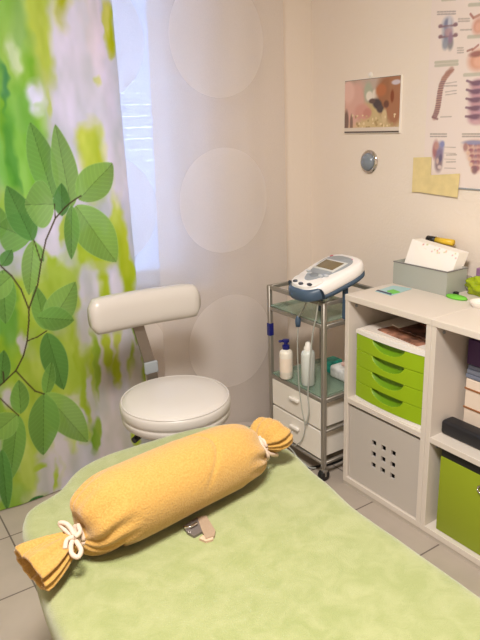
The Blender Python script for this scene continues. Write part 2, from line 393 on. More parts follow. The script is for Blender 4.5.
sheer(.1, 1.50, 2.245, sheermat('sheer_back_cloth', .875, .74, .92, .48), 'sheer white curtain layer closest to the bluish window glass', .004, 20)
sheer(1.065, 1.665, 2.165, sheermat('sheer_front_cloth', 1.353, .70, .92, .66), 'sheer white curtain with large woven circles behind the stool, nearest the room', .004, 16, -.03)
bm = bmesh.new(); box(bm, (-.6, 2.15, 2.41), (1.75, 2.26, ZC), .004)
tag(obj('curtain_rail', bm, M['whiteplastic']), 'white curtain rail on the ceiling above the curtains', 'curtain rail')

# ---------------------------------------------------------------- wall picture, dome, poster, tape
def wallpaint(name, y0, y1, z0, z1, step, base, fn, m, parent=None, x=XR-.004, fade=.22, fade_to=(200,184,164)):
    nu = int((y1-y0)/step); nv = int((z1-z0)/step)
    Yg, Zg = np.meshgrid(np.linspace(y1, y0, nu+1), np.linspace(z0, z1, nv+1))
    p = Paint(Yg, Zg, base); fn(p); p.C = p.C*(1-fade)+np.array(fade_to, float)*fade
    return painted(name, np.stack([np.full(Yg.shape, x), Yg, Zg], -1), nu, nv, p.C, m, parent)
def W2(px, py): v = at(px, py, 0, XR); return (v.y, v.z)
s = .0047                          # metres per photo pixel on that wall
t = thing('animal_picture', 'unframed photo print of a pink pig nuzzling a brown calf on the wall', 'picture', (XR, 1.895, 1.31))
obj('picture_board', B((XR-.008, 1.742, 1.305), (XR, 2.05, 1.515)), M['paper'], t)
def pic(p):
    def e(px, py, rx, ry, c, ang=0, soft=.25, op=1): p.blob(W2(px, py), rx*s, ry*s, c, ang, soft, op)
    e(375,95,60,40,(176,158,140),0,.3); e(375,80,40,8,(150,140,120)); e(375,82,20,6,(190,170,160))
    e(372,122,40,14,(216,190,140),0,.3); e(360,112,20,8,(196,170,110)); e(386,120,18,8,(200,176,128),0,.4)
    e(356,104,13,20,(222,170,160),.25); e(350,92,8,10,(236,190,182)); e(364,112,10,7,(214,150,140)); e(369,113,5,4,(200,130,120))
    e(348,122,3,10,(110,84,80)); e(353,124,2,8,(130,100,90)); e(370,92,5,8,(170,180,160)); e(371,96,4,4,(240,232,224),0,.2); e(377,95,4,5,(236,228,220))
    e(390,96,13,18,(150,92,62),-.2); e(397,84,7,10,(160,104,74)); e(396,108,8,14,(160,100,70)); e(383,90,6,5,(178,98,60)); e(379,104,6,4,(52,44,52),.5); e(382,109,4,3,(60,50,56)); e(374,101,4,2,(80,60,60))
    e(388,104,3,3,(90,50,40)); e(394,96,2,5,(120,50,30)); e(398,82,5,2,(210,200,216)); e(386,116,3,6,(212,186,140))
    for i in range(40):
        r_ = random.Random(i); e(r_.uniform(354,398), r_.uniform(114,128), r_.uniform(.6,1.6), r_.uniform(.6,1.4), r_.choice([(236,214,170),(170,140,90),(206,180,130)]))
    p.rect(1.7, 1.30, 2.1, 1.3265, (226,214,204)); p.rect(1.7, 1.30, 2.1, 1.312, (60,50,50)); p.rect(1.7,1.511,2.1,1.53,(120,110,104))
PM = printmat('printed_paper', .5)
wallpaint('picture_print', 1.744, 2.048, 1.307, 1.513, .0016, (180,160,140), pic, PM, t, XR-.0095)
bm = bmesh.new(); v = W2(371, 75); lathe(bm, [(.011, 0), (.011, -.003), (.004, -.006)], (XR, v[0], v[1]), 16, 'x'); obj('hanging_tab', bm, M['whiteplastic'], t)

t = thing('wall_button', 'small round silver knob dome on the wall below the animal picture', 'wall fitting', (XR, 1.905, 1.19))
bm = bmesh.new(); lathe(bm, [(.047, 0), (.047, -.006), (.043, -.010), (.036, -.011)], (XR, 1.905, 1.192), 32, 'x'); obj('rim', bm, M['polished'], t, auto=40)
bm = bmesh.new(); lathe(bm, [(.037, -.010), (.034, -.018), (.024, -.026), (.010, -.030), (.001, -.031)], (XR, 1.905, 1.192), 32, 'x'); obj('dome', bm, mat('grey_glass', (128,138,150), .2), t, smooth=True)

t = thing('anatomy_poster', 'white anatomy chart of spine and vertebra drawings taped to the wall', 'poster', (XR, 1.37, 1.12))
def post(p):
    GR, PB, RD, BL, DP, TX = (176,176,158), (150,120,124), (190,130,118), (132,140,176), (120,88,100), (168,156,150)
    def e(px, py, rx, ry, c, ang=0, soft=.35, op=.9): p.blob(W2(px, py), rx*s, ry*s, c, ang, soft, op)
    def ln(a, b_, w, c, op=.8): p.line([W2(*a), W2(*b_)], w*s, c, op)
    def txt(xa, xb, y, n=2, c=TX, k=-.03):
        r_ = random.Random(int(xa*7+y))
        for i in range(n):
            x = xa
            while x < xb:
                w = r_.uniform(1.5, 4); ln((x, y+i*2.4+k*(x-xa)), (min(xb, x+w), y+i*2.4+k*(x+w-xa)), 1.0, c); x += w+1
    # first column
    txt(438, 456, 12, 2, (150,140,140)); ln((443,0),(456,-1),2,GR)
    for dy in (0, 10.5):
        e(448,25+dy,5,5.5,(150,156,180)); e(447,25+dy,2,4,(104,112,148)); e(450,23+dy,1.5,4,(196,200,216))
        ln((448,26+dy),(440,27.2+dy),1.4,DP); ln((449,26+dy),(457.5,25+dy),1.4,DP); e(441,26+dy,2,1.2,DP); e(456,24.5+dy,2,1.4,DP)
    e(449,32,3.5,3,(176,140,150)); e(446,44,3,4,(130,140,160)); e(451,43.5,2.6,4.5,(120,120,128)); e(451,38,2,4,(140,110,140))
    txt(459,470,19,2); txt(461,473,30,1); txt(458,464,48,3); ln((436,62.5),(458,61),2,GR); ln((436,65.8),(458,64.2),2,GR)
    sp_ = [(452,70),(448,74),(444.5,79),(442,85),(440.5,92),(439.5,99),(438.5,106),(437,112),(435,117)]
    for a, b_ in zip(sp_[:-1], sp_[1:]): ln(a, b_, 4.6, (176,134,122), .85)
    for i in range(24):
        f_ = i/23*(len(sp_)-1); k_ = min(int(f_), len(sp_)-2); g = f_-k_
        x = sp_[k_][0]*(1-g)+sp_[k_+1][0]*g; y = sp_[k_][1]*(1-g)+sp_[k_+1][1]*g
        ln((x-2.2, y+.3), (x+2.4, y-.3), .9, (116,84,96) if i > 6 else (150,104,92))
    ln((433,117),(438,119),1.6,(120,80,84))
    for y in (82.5, 91, 94): ln((446,y+1),(457,y-.6),.7,TX)
    txt(444,458,86,1); ln((441,117),(452,116.6),.7,TX)
    txt(431,447,134,2,(140,130,124),0)
    e(436,150,3,7,(150,84,92)); e(441,148,3.4,5,(140,140,186)); e(440,156,3.6,6,(116,100,136)); e(439,164,3.6,6,(120,100,110)); e(437,146,2.5,3,(190,140,130)); e(441,158,1.4,3,(80,72,110)); e(440,167,2,1.6,(226,206,200)); e(438,161,1.3,2.4,(210,180,170)); e(443,144,2,2.4,(120,130,190))
    for y in (147,153,159,168): ln((445,y),(456,y+.4),.6,TX); 
    txt(447,457,155,1); txt(447,456,162,1)
    # second column
    for a in [((470,5),(500,3)),((469,37),(498,35)),((465,75),(500,73))]: ln(*a,2.4,GR)
    ln((471,14),(474,18),1.6,(150,84,76)); ln((474,18),(480,15),1.8,(170,110,96)); e(479,26,5,5.5,(206,140,120)); e(479,27,2.5,3,(226,170,150))
    ln((468,51),(473,49),1.5,(140,90,84)); ln((473,50),(479,45),1.5,(160,100,90)); e(479,60,8.5,7,(210,140,112)); e(480,61,5,4,(232,176,150)); e(477,54,6,2,(140,84,80))
    for i in range(5):
        y = 83+i*8.4; x = 478-i*.5
        e(x+1,y+2,7,4.2,(176,126,142)); e(x,y,6,1.8,(96,66,92)); ln((x-4,y),(x-10.5+i*.2,y-2.2+i*.5),1.7,(104,70,92)); e(x+2,y+5.5,5,1.3,(206,160,170)); e(x+12,y+2,7,3.5,(190,150,160))
    txt(463,484,134,2,(140,130,124),0)
    for i in range(5):
        y = 145+i*5.8; w = 10.5-i*1.7
        e(476,y,w,4,(206,166,150)); e(476-w*.5,y,2.2,1.8,(140,76,92)); e(476+w*.4,y,2.4,1.8,(150,84,100)); e(476,y+1,1.4,2,(110,70,110)); e(476-w*.8,y+2,1.6,1.6,(226,190,160))
    e(474,142.5,9,1.6,(130,134,180)); e(466,147,2,3,(160,110,110)); e(475,170,2.4,2.8,(120,84,90))
    # third and fourth columns beyond the frame
    for cx in (510, 535):
        for cy in (20, 60, 105, 155): e(cx,cy,7,12,(196,150,140)); e(cx,cy,3,9,(140,110,140)); txt(cx-10,cx+10,cy-18,2)
wallpaint('poster_sheet', 1.10, 1.62, 1.115, 1.86, .0019, (236,222,216), post, printmat('glossy_chart', .45), t, XR-.003, .20, (226,208,200))
bm = bmesh.new()
tube(bm, [(XR-.0032, 1.62, 1.112), (XR-.0032, 1.10, 1.112)], .003, 8, 1); obj('hanging_bar', bm, M['bezel'], t)
obj('poster_backing', B((XR-.002, 1.10, 1.115), (XR, 1.62, 1.86)), M['paper'], t)
TAPE = mat('masking_tape', (226,206,150), .7, var=.05, vscale=30)
def tapeq(px, lab, x):
    bm = bmesh.new(); pts = [at(*q, 0, XR-x) for q in px]
    f = [bm.verts.new(v) for v in pts]; fa = bm.faces.new(f)
    r = bmesh.ops.extrude_face_region(bm, geom=[fa])
    for v in r['geom']:
        if isinstance(v, bmesh.types.BMVert): v.co.x -= .0012
    tag(obj('adhesive_tape', bm, TAPE), lab, 'tape')
tapeq([(413.5,157.5),(431.5,157),(430.5,192.5),(412,192)], 'upright strip of tan masking tape over the corner edge of the poster', .006)
tapeq([(423,175.5),(460,173.5),(457.5,197.5),(422,192.5)], 'horizontal strip of tan masking tape along the bottom of the poster', .0075)

# ---------------------------------------------------------------- shelf units
CX, CY, H = 1.476, 1.584, .770; DX = XR-.004
def unit(y1, y0, label):
    t = thing('shelf_unit', label, 'shelf', ((CX+DX)/2, (y0+y1)/2, 0), 'white two-compartment shelf units')
    w = .019
    for a, c in ((y1-w, y1), (y0, y0+w)): obj('side_panel', B((CX, a, .038), (DX, c, H-.022), .0012, 1), M['white'], t)
    obj('top_panel', B((CX-.002, y0, H-.022), (DX, y1, H), .0015, 1), M['white'], t)
    obj('shelf_board', B((CX, y0+w, .354), (DX-.006, y1-w, .374), .001, 1), M['white'], t)
    obj('bottom_panel', B((CX, y0, .016), (DX, y1, .038), .001, 1), M['white'], t)
    obj('back_panel', B((DX-.006, y0+w, .038), (DX, y1-w, H-.022)), M['white'], t)
    obj('plinth', B((CX+.003, y0, 0), (CX+.02, y1, .016)), mat('plinth_laminate', (190,180,168), .6), t)
    for z in (H-.045, .33):
        bm = bmesh.new(); lathe(bm, [(.0055, 0), (.0055, -.004), (.003, -.005)], (CX+.035, y1-w, z), 12, 'y'); obj('cam_lock', bm, M['bezel'], t)
unit(CY, CY-.384, 'white shelf unit holding the green drawer box and perforated bin, near the corner')
unit(CY-.385, CY-.385-.40, 'white shelf unit holding the green storage box, cut by the photo edge')

# green drawer box -------------------------------------------------
Y0, Y1, ZB = 1.222, 1.545, .375
t = thing('drawer_box', 'green desktop box of four curved drawers with white casing in the shelf', 'drawer box', (1.63, 1.38, ZB))
def bowfront(y0, y1, z0, z1, xf, xb, bow=.012, n=16):
    bm = bmesh.new(); top = []; bot = []
    P = [(xf-bow*(1-(2*k/n-1)**2)+.006, y0+(y1-y0)*k/n) for k in range(n+1)]+[(xb, y1), (xb, y0)]
    rings(bm, [[(x, y, z) for x, y in P] for z in (z0, z1)]); return bm
obj('casing_bottom', bowfront(Y0, Y1, ZB, ZB+.012, CX+.012, 1.80), M['whiteplastic'], t)
obj('casing_top', bowfront(Y0, Y1, .632, .645, CX+.012, 1.80), M['whiteplastic'], t)
bm = bmesh.new(); box(bm, (CX+.04, Y0, ZB+.012), (1.80, Y0+.006, .626)); box(bm, (CX+.04, Y1-.006, ZB+.012), (1.80, Y1, .626)); box(bm, (1.79, Y0, ZB+.012), (1.80, Y1, .626))
obj('casing_side', bm, M['whiteplastic'], t)
n4 = 4; hh = (.632-ZB-.012)/n4
for k in range(n4):
    za = ZB+.012+k*hh+.0015; zb = za+hh-.003
    bm = bmesh.new(); n = 150; nzv = 36
    # front face with a scooped finger grip at its top middle
    V = []
    for j in range(nzv+1):
        row = []
        for i in range(n+1):
            u = i/n; y = Y0+.003+(Y1-Y0-.006)*u; v = j/nzv
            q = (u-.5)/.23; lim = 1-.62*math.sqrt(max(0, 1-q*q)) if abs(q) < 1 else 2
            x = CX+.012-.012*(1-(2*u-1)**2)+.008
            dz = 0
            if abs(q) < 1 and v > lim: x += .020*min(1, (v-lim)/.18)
            # shallow wave: drawer tops dip at the grip sides
            row.append(bm.verts.new((x, y, za+(zb-za)*v)))
        V.append(row)
    sc_ = []
    for j in range(nzv):
        for i in range(n): 
            f = bm.faces.new((V[j][i], V[j][i+1], V[j+1][i+1], V[j+1][i]))
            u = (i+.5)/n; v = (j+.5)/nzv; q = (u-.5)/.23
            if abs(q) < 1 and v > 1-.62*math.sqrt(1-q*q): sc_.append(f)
    # top ledge back to the tray
    back = [bm.verts.new((CX+.045, V[-1][i].co.y, zb)) for i in range(n+1)]
    for i in range(n): bm.faces.new((V[-1][i], V[-1][i+1], back[i+1], back[i]))
    o_ = None
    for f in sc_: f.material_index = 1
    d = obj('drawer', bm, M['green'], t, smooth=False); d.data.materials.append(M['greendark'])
    for pgn in d.data.polygons: pgn.use_smooth = True
    obj('drawer_tray', B((CX+.045, Y0+.01, za), (1.785, Y1-.01, zb-.006)), M['green'], d)

# papers on the drawer box
rp = random.Random(4); z = .646
kinds = [((232,222,212), 'loose white sheet of paper, lowest of those on the green drawer box'), ((150,104,84), 'brown printed leaflet on the white papers above the drawer box'),
         ((236,228,220), 'white sheet between the brown leaflets above the drawer box'), ((112,76,68), 'dark brown brochure nearest the divider on the drawer box'), ((150,90,70), 'reddish brown brochure lying topmost on the drawer box papers')]
sizes = [(.29,.30),(.13,.20),(.18,.22),(.14,.17),(.10,.14)]; cen = [(1.648,1.385),(1.585,1.37),(1.67,1.35),(1.635,1.330),(1.70,1.32)]
for k, ((c, lab), sz, cc) in enumerate(zip(kinds, sizes, cen)):
    bm = B((-sz[0]/2, -sz[1]/2, 0), (sz[0]/2, sz[1]/2, .004)); bmesh.ops.rotate(bm, verts=bm.verts, matrix=Matrix.Rotation(rp.uniform(-.22,.22) if k else 0, 3, 'Z'))
    bmesh.ops.translate(bm, verts=bm.verts, vec=(cc[0], cc[1], z)); z += .0042
    tag(obj('paper_sheet' if c[0] > 200 else 'brochure', bm, mat('paper_%d' % k, c, .6, var=.6 if c[0] < 200 else 0, vscale=28)), lab, 'paper' if c[0] > 200 else 'brochure')

# perforated bin ---------------------------------------------------
t = thing('perforated_bin', 'white storage bin with nine square holes in its front', 'storage bin', (1.68, 1.386, .038))
by0, by1, bz0, bz1 = 1.224, 1.560, .040, .340; xf = CX+.010
hy = [1.387+.0465*k for k in (-1, 0, 1)]; hz = [.192+.0455*k for k in (-1, 0, 1)]; hs = .0112
ys = sorted([by0, by1]+[y+q for y in hy for q in (-hs, hs)]); zs_ = sorted([bz0, bz1]+[z+q for z in hz for q in (-hs, hs)])
bm = bmesh.new()
for i in range(len(ys)-1):
    for j in range(len(zs_)-1):
        if i % 2 == 1 and j % 2 == 1: continue
        box(bm, (xf, ys[i], zs_[j]), (xf+.010, ys[i+1], zs_[j+1]))
bmesh.ops.remove_doubles(bm, verts=bm.verts, dist=1e-5)
# drop the doubled inner walls
seen = {}
for f in list(bm.faces):
    k = tuple(round(c, 4) for c in f.calc_center_median()); seen.setdefault(k, []).append(f)
bmesh.ops.delete(bm, geom=[f for v in seen.values() if len(v) > 1 for f in v], context='FACES_ONLY')
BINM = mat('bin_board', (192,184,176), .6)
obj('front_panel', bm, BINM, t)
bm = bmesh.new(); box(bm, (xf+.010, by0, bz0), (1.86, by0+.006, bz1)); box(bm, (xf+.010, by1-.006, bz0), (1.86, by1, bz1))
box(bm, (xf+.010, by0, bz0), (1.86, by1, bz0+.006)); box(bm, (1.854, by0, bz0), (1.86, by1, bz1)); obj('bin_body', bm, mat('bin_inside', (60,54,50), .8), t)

# green storage box ------------------------------------------------
t = thing('storage_box', 'large green storage box with black band on top in the lower right compartment', 'storage box', (1.68, 1.0, .038))
bm = bmesh.new(); box(bm, (CX+.018, .828, .039), (1.86, 1.148, .314), .003)
obj('box_body', bm, M['greenbox'], t, auto=40)
bm = bmesh.new(); box(bm, (CX+.020, .830, .314), (1.858, 1.146, .342), .002); obj('black_band', bm, M['black'], t, auto=40)  # black block on top of the green body, just below the shelf board
c = at(482, 490, 0, CX+.016)
bm = bmesh.new(); tube(bm, [c+Vector((-.003, .013*math.cos(a), .013*math.sin(a))) for a in [2*PI*k/16 for k in range(17)]], .003, 8, 1); obj('ring_pull', bm, M['polished'], t, smooth=True)

# upper right compartment -------------------------------------------
bm = bmesh.new(); box(bm, (1.522, .83, .3745), (1.578, 1.178, .424), .012, 4)
tag(obj('black_case', bm, mat('black_leatherette', (24,24,30), .5), smooth=True), 'long black case lying at the front of the upper right compartment', 'case')
zz = .3745
for k, (hgt, lab) in enumerate([(.0745, 'cream carton with brown edge, lowest of the stack behind the black case'), (.066, 'cream carton with brown edge, middle of the three stacked cartons'), (.037, 'cream carton directly under the grey-blue folders')]):
    t = thing('carton', lab, 'carton', (1.75, 1.02, zz), 'cream cartons in the upper right compartment')
    obj('carton_body', B((1.613, .86, zz+.003), (1.86, 1.160, zz+hgt-.001), .002), mat('carton_board', (232,214,196), .7), t)
    obj('brown_edge', B((1.610, .86, zz-.0), (1.86, 1.162, zz+.0045)), mat('brown_card', (150,96,56), .7), t)
    zz += hgt
for k in range(3):
    tag(obj('folder', B((1.613+.002*k, .87, zz+.001), (1.86, 1.164-.002*k, zz+.015), .003), mat('folder_%d' % k, [(120,128,148),(134,142,162),(110,118,142)][k], .6)),
        ['grey-blue folder lying directly on the cream cartons', 'grey-blue folder in the middle of the folder stack', 'grey-blue folder right under the dark purple box'][k], 'folder', 'grey-blue folders on the cartons'); zz += .0155
tag(obj('purple_box', B((1.615, .87, zz+.001), (1.86, 1.165, zz+.085), .003), mat('purple_card', (70,38,92), .5)), 'dark purple box on top of the grey-blue folders', 'box')

# ---------------------------------------------------------------- things on the shelf top
t = thing('card_box', 'open grey box holding white cards on the shelf top', 'box', (1.785, 1.46, H))
gx0, gx1, gy0, gy1, gz1 = 1.712, 1.818, 1.337, 1.580, .856; w = .004
bm = bmesh.new(); box(bm, (gx0, gy0, H+.0005), (gx1, gy1, H+.004))
for a, c in (((gx0, gy0), (gx0+w, gy1)), ((gx1-w, gy0), (gx1, gy1)), ((gx0+w, gy0), (gx1-w, gy0+w)), ((gx0+w, gy1-w), (gx1-w, gy1))): box(bm, (a[0], a[1], H+.004), (c[0], c[1], gz1))
obj('box_shell', bm, M['greybox'], t)
bm = bmesh.new(); box(bm, (gx0-.0015, gy0-.001, gz1-.004), (gx0+w, gy1+.001, gz1)); box(bm, (gx0-.001, gy0-.0015, gz1-.004), (gx1, gy0+w, gz1)); obj('rim', bm, mat('dark_grey_card', (120,116,118), .7), t)
# napkins: a thick stack leaning back, with small flowers along the top
def cards():
    nu, nv = 110, 64
    U, V = np.meshgrid(np.linspace(0, 1, nu+1), np.linspace(0, 1, nv+1))
    yy = 1.567-U*.212; zz = H+.008+V*.150-.022*V*(U); xx = gx0+.014+V*.066
    p = Paint(U*.205, V*.15, (244,238,232)); r_ = random.Random(8)
    for i in range(20):
        p.blob((r_.uniform(.03,.2), r_.uniform(.128,.147)), .0032, .0028, r_.choice([(206,120,96),(160,172,90),(214,160,90),(190,100,110)]), soft=.5, op=.45)
    # rounded upper corners
    return np.stack([xx, yy, zz], -1), nu, nv, p.C
Pn, nu, nv, Cn = cards()
t2 = thing('napkin_stack', 'white paper napkins with small flowers standing in the grey box', 'napkins', (1.77, 1.46, H+.008))
painted('napkin_front', Pn, nu, nv, Cn, PM, t2)
bm = bmesh.new()
A0 = [Vector((gx0+.0145+v*.066, 1.567-u*.212, H+.008+v*.150-.022*v*u)) for u, v in ((0,0),(1,0),(1,1),(0,1))]
rings(bm, [[p_+Vector((.0005,0,0)) for p_ in A0], [p_+Vector((.052,0,-.004)) for p_ in A0]]); obj('napkin_pile', bm, M['paper'], t2)
# marker lying behind them
t = thing('marker_pen', 'yellow marker with black cap lying on the napkins against the wall', 'marker', (1.84, 1.5, .93))
a = at(427.5,242.5,0,1.862); b_ = at(436,243,0,1.862); c = at(453,247,0,1.862)
a.z = b_.z = c.z = .922; 
bm = bmesh.new(); tube(bm, [b_, c], .0115, 14, 1); obj('barrel', bm, mat('yellow_plastic', (224,186,50), .4), t, smooth=True)
bm = bmesh.new(); tube(bm, [a, b_], .0125, 14, 1); obj('cap', bm, M['black'], t, smooth=True)
# leaflet
def flat(pts, z0, hgt, m, name, parent=None):
    bm = bmesh.new(); P = [Vector((p_.x, p_.y, z0)) for p_ in pts]; rings(bm, [P, [p_+Vector((0,0,hgt)) for p_ in P]]); return obj(name, bm, m, parent)
zt = H+.0005
t = thing('leaflet', 'pale blue leaflet lying on the left front of the shelf top', 'leaflet', (1.62, 1.5, H))
Q = lambda l: [at(x, y, 2, H) for x, y in l]
flat(Q([(375,291.5),(391,296),(412,289),(393,286)]), zt, .0015, mat('pale_blue_paper', (170,204,206), .6), 'leaflet_sheet', t)
flat(Q([(376,291.2),(391,295.6),(392,294.3),(378,290.4)]), zt+.0015, .0006, mat('dark_stripe', (60,64,96), .6), 'dark_stripe', t)
flat(Q([(387,292),(393,294.5),(400,293),(393,290.5)]), zt+.0015, .003, mat('green_sticker', (118,196,84), .5), 'green_tag', t)
# green sponge, jar, bag, dish, tissue, box
bm = bmesh.new(); c = at(456.5, 298.5, 2, H); lathe(bm, [(.004, .0005), (.026, .0005), (.030, .004), (.026, .009), (.004, .010)], (0,0,0), 24)
for v in bm.verts: v.co.y *= 1.4; v.co.x *= .7
bmesh.ops.translate(bm, verts=bm.verts, vec=(c.x, c.y, H)); tag(obj('sponge', bm, mat('bright_green_foam', (112,196,60), .7), smooth=True), 'flat bright green oval sponge in front of the grey box', 'sponge')
def lump(name, c, r, m, lab, cat, seed, amp=.25, flat_=1.0):
    bm = bmesh.new(); bmesh.ops.create_icosphere(bm, subdivisions=4, radius=1)
    for v in bm.verts:
        d = 1+amp*(noise.noise(v.co*2.2+Vector((seed,0,0)))+.5*abs(noise.noise(v.co*5+Vector((0,seed,0)))))
        v.co = Vector((v.co.x*r[0]*d, v.co.y*r[1]*d, v.co.z*r[2]*d))
    zmin = min(v.co.z for v in bm.verts)*.8
    for v in bm.verts: v.co.z = max(v.co.z, zmin)-zmin; v.co += Vector((c[0], c[1], H+.0005))
    return tag(obj(name, bm, m, smooth=True), lab, cat)
lump('plastic_bag', (1.800, 1.262, 0), (.026, .056, .030), M['bag'], 'crumpled yellow-green film bag beside the grey box', 'bag', 3, .5)
c = at(455, 289.5, 2, H)
t = thing('jar', 'small clear plastic jar between the grey box and green bag', 'jar', (1.80, 1.30, H))
bm = bmesh.new(); lathe(bm, [(.014, .0005), (.016, .004), (.016, .026), (.013, .038)], (1.842, 1.352, H), 24); obj('jar_body', bm, M['clear'], t, smooth=True)
bm = bmesh.new(); lathe(bm, [(.0145, .038), (.0145, .046), (.013, .047)], (1.842, 1.352, H), 24); obj('lid', bm, mat('grey_lid', (150,142,134), .5), t, auto=40)
tag(obj('black_clip', B((1.742, 1.318, H+.0005), (1.758, 1.333, H+.012), .003), M['black']), 'tiny black clip at the foot of the grey box', 'clip')
lump('tissue', (1.872, 1.25, 0), (.018, .060, .036), mat('soft_tissue', (226,214,212), .8), 'crumpled white tissue against the wall behind the green bag', 'tissue', 9, .4)
tag(obj('purple_packet', B((1.868, 1.315, H+.0005), (1.888, 1.338, H+.075), .003), mat('mauve_card', (150,112,150), .6)), 'narrow mauve packet behind the grey box', 'packet')
t = thing('dish', 'small white dish with an orange cloth at the photo edge', 'dish', (1.70, 1.175, H))
bm = bmesh.new(); lathe(bm, [(.012, .0005), (.030, .0005), (.036, .008), (.038, .016), (.035, .016), (.031, .006), (.01, .005)], (1.700, 1.187, H), 32); obj('bowl', bm, M['whiteplastic'], t, auto=50)
lump('orange_cloth', (1.752, 1.195, 0), (.010, .022, .014), mat('orange_cotton', (214,150,92), .8), 'small orange cloth beside the white dish', 'cloth', 5, .3)

# ---------------------------------------------------------------- trolley
TX0, TX1, TY0, TY1 = 1.43, 1.71, 1.645, 1.98
t = thing('equipment_trolley', 'steel trolley with glass shelves and two white drawers in the corner', 'trolley', ((TX0+TX1)/2, (TY0+TY1)/2, 0))
pw = .018
for x in (TX0, TX1):
    for y in (TY0, TY1):
        bm = bmesh.new(); bar(bm, (x, y, .055), (x, y, .735), pw); obj('post', bm, M['chrome'], t, auto=40)
        cst = bmesh.new(); lathe(cst, [(.022, -.011), (.0235, -.008), (.0235, .008), (.022, .011)], (x, y, .0245), 20, 'y'); cw = obj('caster', cst, M['black'], t, auto=40)
        bm = bmesh.new(); lathe(bm, [(.006, .044), (.006, .056)], (x, y, 0), 10); box(bm, (x-.010, y-.014, .040), (x+.010, y+.014, .048)); box(bm, (x-.003, y-.0145, .022), (x+.003, y-.0125, .044)); box(bm, (x-.003, y+.0125, .022), (x+.003, y+.0145, .044)); obj('caster_fork', bm, M['chrome'], cw)
for z, hgt in ((.727, .016), (.640, .016), (.343, .018), (.075, .012), (.213, .010)):
    ends = []
    if z != .213: ends += [((x, TY0+pw/2, z), (x, TY1-pw/2, z)) for x in (TX0, TX1)]
    ends += [((TX0+pw/2, y, z), (TX1-pw/2, y, z)) for y in (TY0, TY1)]
    for a, c in ends:
        bm = bmesh.new(); bar(bm, a, c, .014, hgt); obj('rail', bm, M['chrome'], t, auto=40)
for z in (.650, .353):
    obj('glass_shelf', B((TX0-.004, TY0+.012, z), (TX1-.004, TY1-.012, z+.006), .001, 1), M['glass'], t)
DW = mat('drawer_front', (232,225,214), .4)
for z0_, z1_ in ((.218, .332), (.090, .209)):
    d = obj('drawer', B((TX0-.006, TY0+.012, z0_), (TX0+.012, TY1-.012, z1_), .002), DW, t)
    bm = bmesh.new(); box(bm, (TX0+.012, TY0+.015, z0_+.004), (TX1-.02, TY1-.015, z1_-.006)); obj('drawer_box', bm, DW, d)
    zc = (z0_+z1_)/2+.005; yc = (TY0+TY1)/2
    bm = bmesh.new(); box(bm, (TX0-.020, yc-.028, zc+.006), (TX0-.006, yc+.028, zc+.020), .004, 3)
    obj('handle', bm, M['whiteplastic'], d, auto=50)
tag(obj('dark_clamp', B((TX0-.011, TY1-.010, .52), (TX0+.011, TY1+.011, .575), .003), M['navy']), 'dark blue clamp sleeve around the window-side trolley post', 'clamp')

# ultrasound device ------------------------------------------------
dev = thing('therapy_device', 'white and blue-grey electrotherapy device with small screen on the trolley top', 'therapy device', (1.48, 1.70, .74))
L_, Wd = .285, .195
o = Vector((1.358, 1.703, .7385)); tilt = .30
ex = Vector((math.cos(tilt), 0, math.sin(tilt))); ey = Vector((0, 1, 0)); ez = Vector((-math.sin(tilt), 0, math.cos(tilt)))
def D(u, v, w): return o+ex*u+ey*v+ez*w
def outline(u0, u1, wf, wb, n=48, e=3.2, grow=0):
    P = []
    for k in range(n):
        a = 2*PI*k/n; cx, sx = math.cos(a), math.sin(a)
        u = (abs(cx)**(2/e))*(1 if cx > 0 else -1); v = (abs(sx)**(2/e))*(1 if sx > 0 else -1)
        uu = (u0+u1)/2+u*((u1-u0)/2+grow); f = (uu-u0)/(u1-u0)
        P.append((uu, v*((wf*(1-f)+wb*f)/2+grow)))
    return P
def slab(stack, n=48):
    bm = bmesh.new(); rings(bm, [[D(u, v, w) for u, v in P] for P, w in stack]); return bm
O_ = lambda g, u0=0, u1=L_, wf=.168, wb=.214: outline(u0, u1, wf, wb, grow=g)
obj('device_base', slab([(O_(-.010, .03), -.010), (O_(-.002, .02), -.004), (O_(.000), .008), (O_(-.003), .013)]), M['bluegrey'], dev, smooth=True)
obj('device_shell', slab([(O_(-.003, .004), .0125), (O_(.001, .004), .018), (O_(-.001, .014), .046), (O_(-.008, .016), .054), (O_(-.020, .018), .057)]), M['devwhite'], dev, auto=60)
# front bumper
bp = []
for w, g in ((.008, .003), (.020, .006), (.040, .002), (.047, -.006)):
    P = O_(g); bp.append([D(min(u, .046), v, w) for u, v in P])
bm = bmesh.new(); rings(bm, bp); obj('front_bumper', bm, M['bluegrey'], dev, auto=50)
# console plate reaching to the front, screen bezel, screen, buttons
def plate(P, w0, w1, name, m, par=dev, dome=None):
    bm = bmesh.new(); rings(bm, [[D(u, v, w0) for u, v in P], [D(u, v, w1) for u, v in P], [D((u-.0)*.97+.03*P0c(P)[0], v*.95, w1+.0015) for u, v in P]]); return obj(name, bm, m, par, auto=50)
def P0c(P): return (sum(p[0] for p in P)/len(P), 0)
plate(outline(.016, .10, .12, .16, e=2.4), .044, .0585, 'keypad_console', M['devwhite'])
plate(outline(.058, .255, .070, .176, e=2.6), .055, .0605, 'bezel', M['bezel'])
scr = plate([(.138, -.056), (.212, -.060), (.212, .060), (.138, .056)], .060, .0635, 'screen_frame', mat('silver_frame', (206,206,204), .35))
plate([(.146, -.047), (.204, -.051), (.204, .051), (.146, .047)], .0635, .0645, 'screen', M['screen'], scr)
for u, v, r in ((.034, .036, .009), (.028, -.004, .009), (.036, -.044, .009)):
    P = [(u+r*.8*math.cos(2*PI*k/16), v+r*1.25*math.sin(2*PI*k/16)) for k in range(16)]
    plate(P, .058, .0625, 'button', mat('dark_button', (58,62,72), .4))
P = [(.097+.017*math.cos(2*PI*k/24), .0+.024*math.sin(2*PI*k/24)) for k in range(24)]
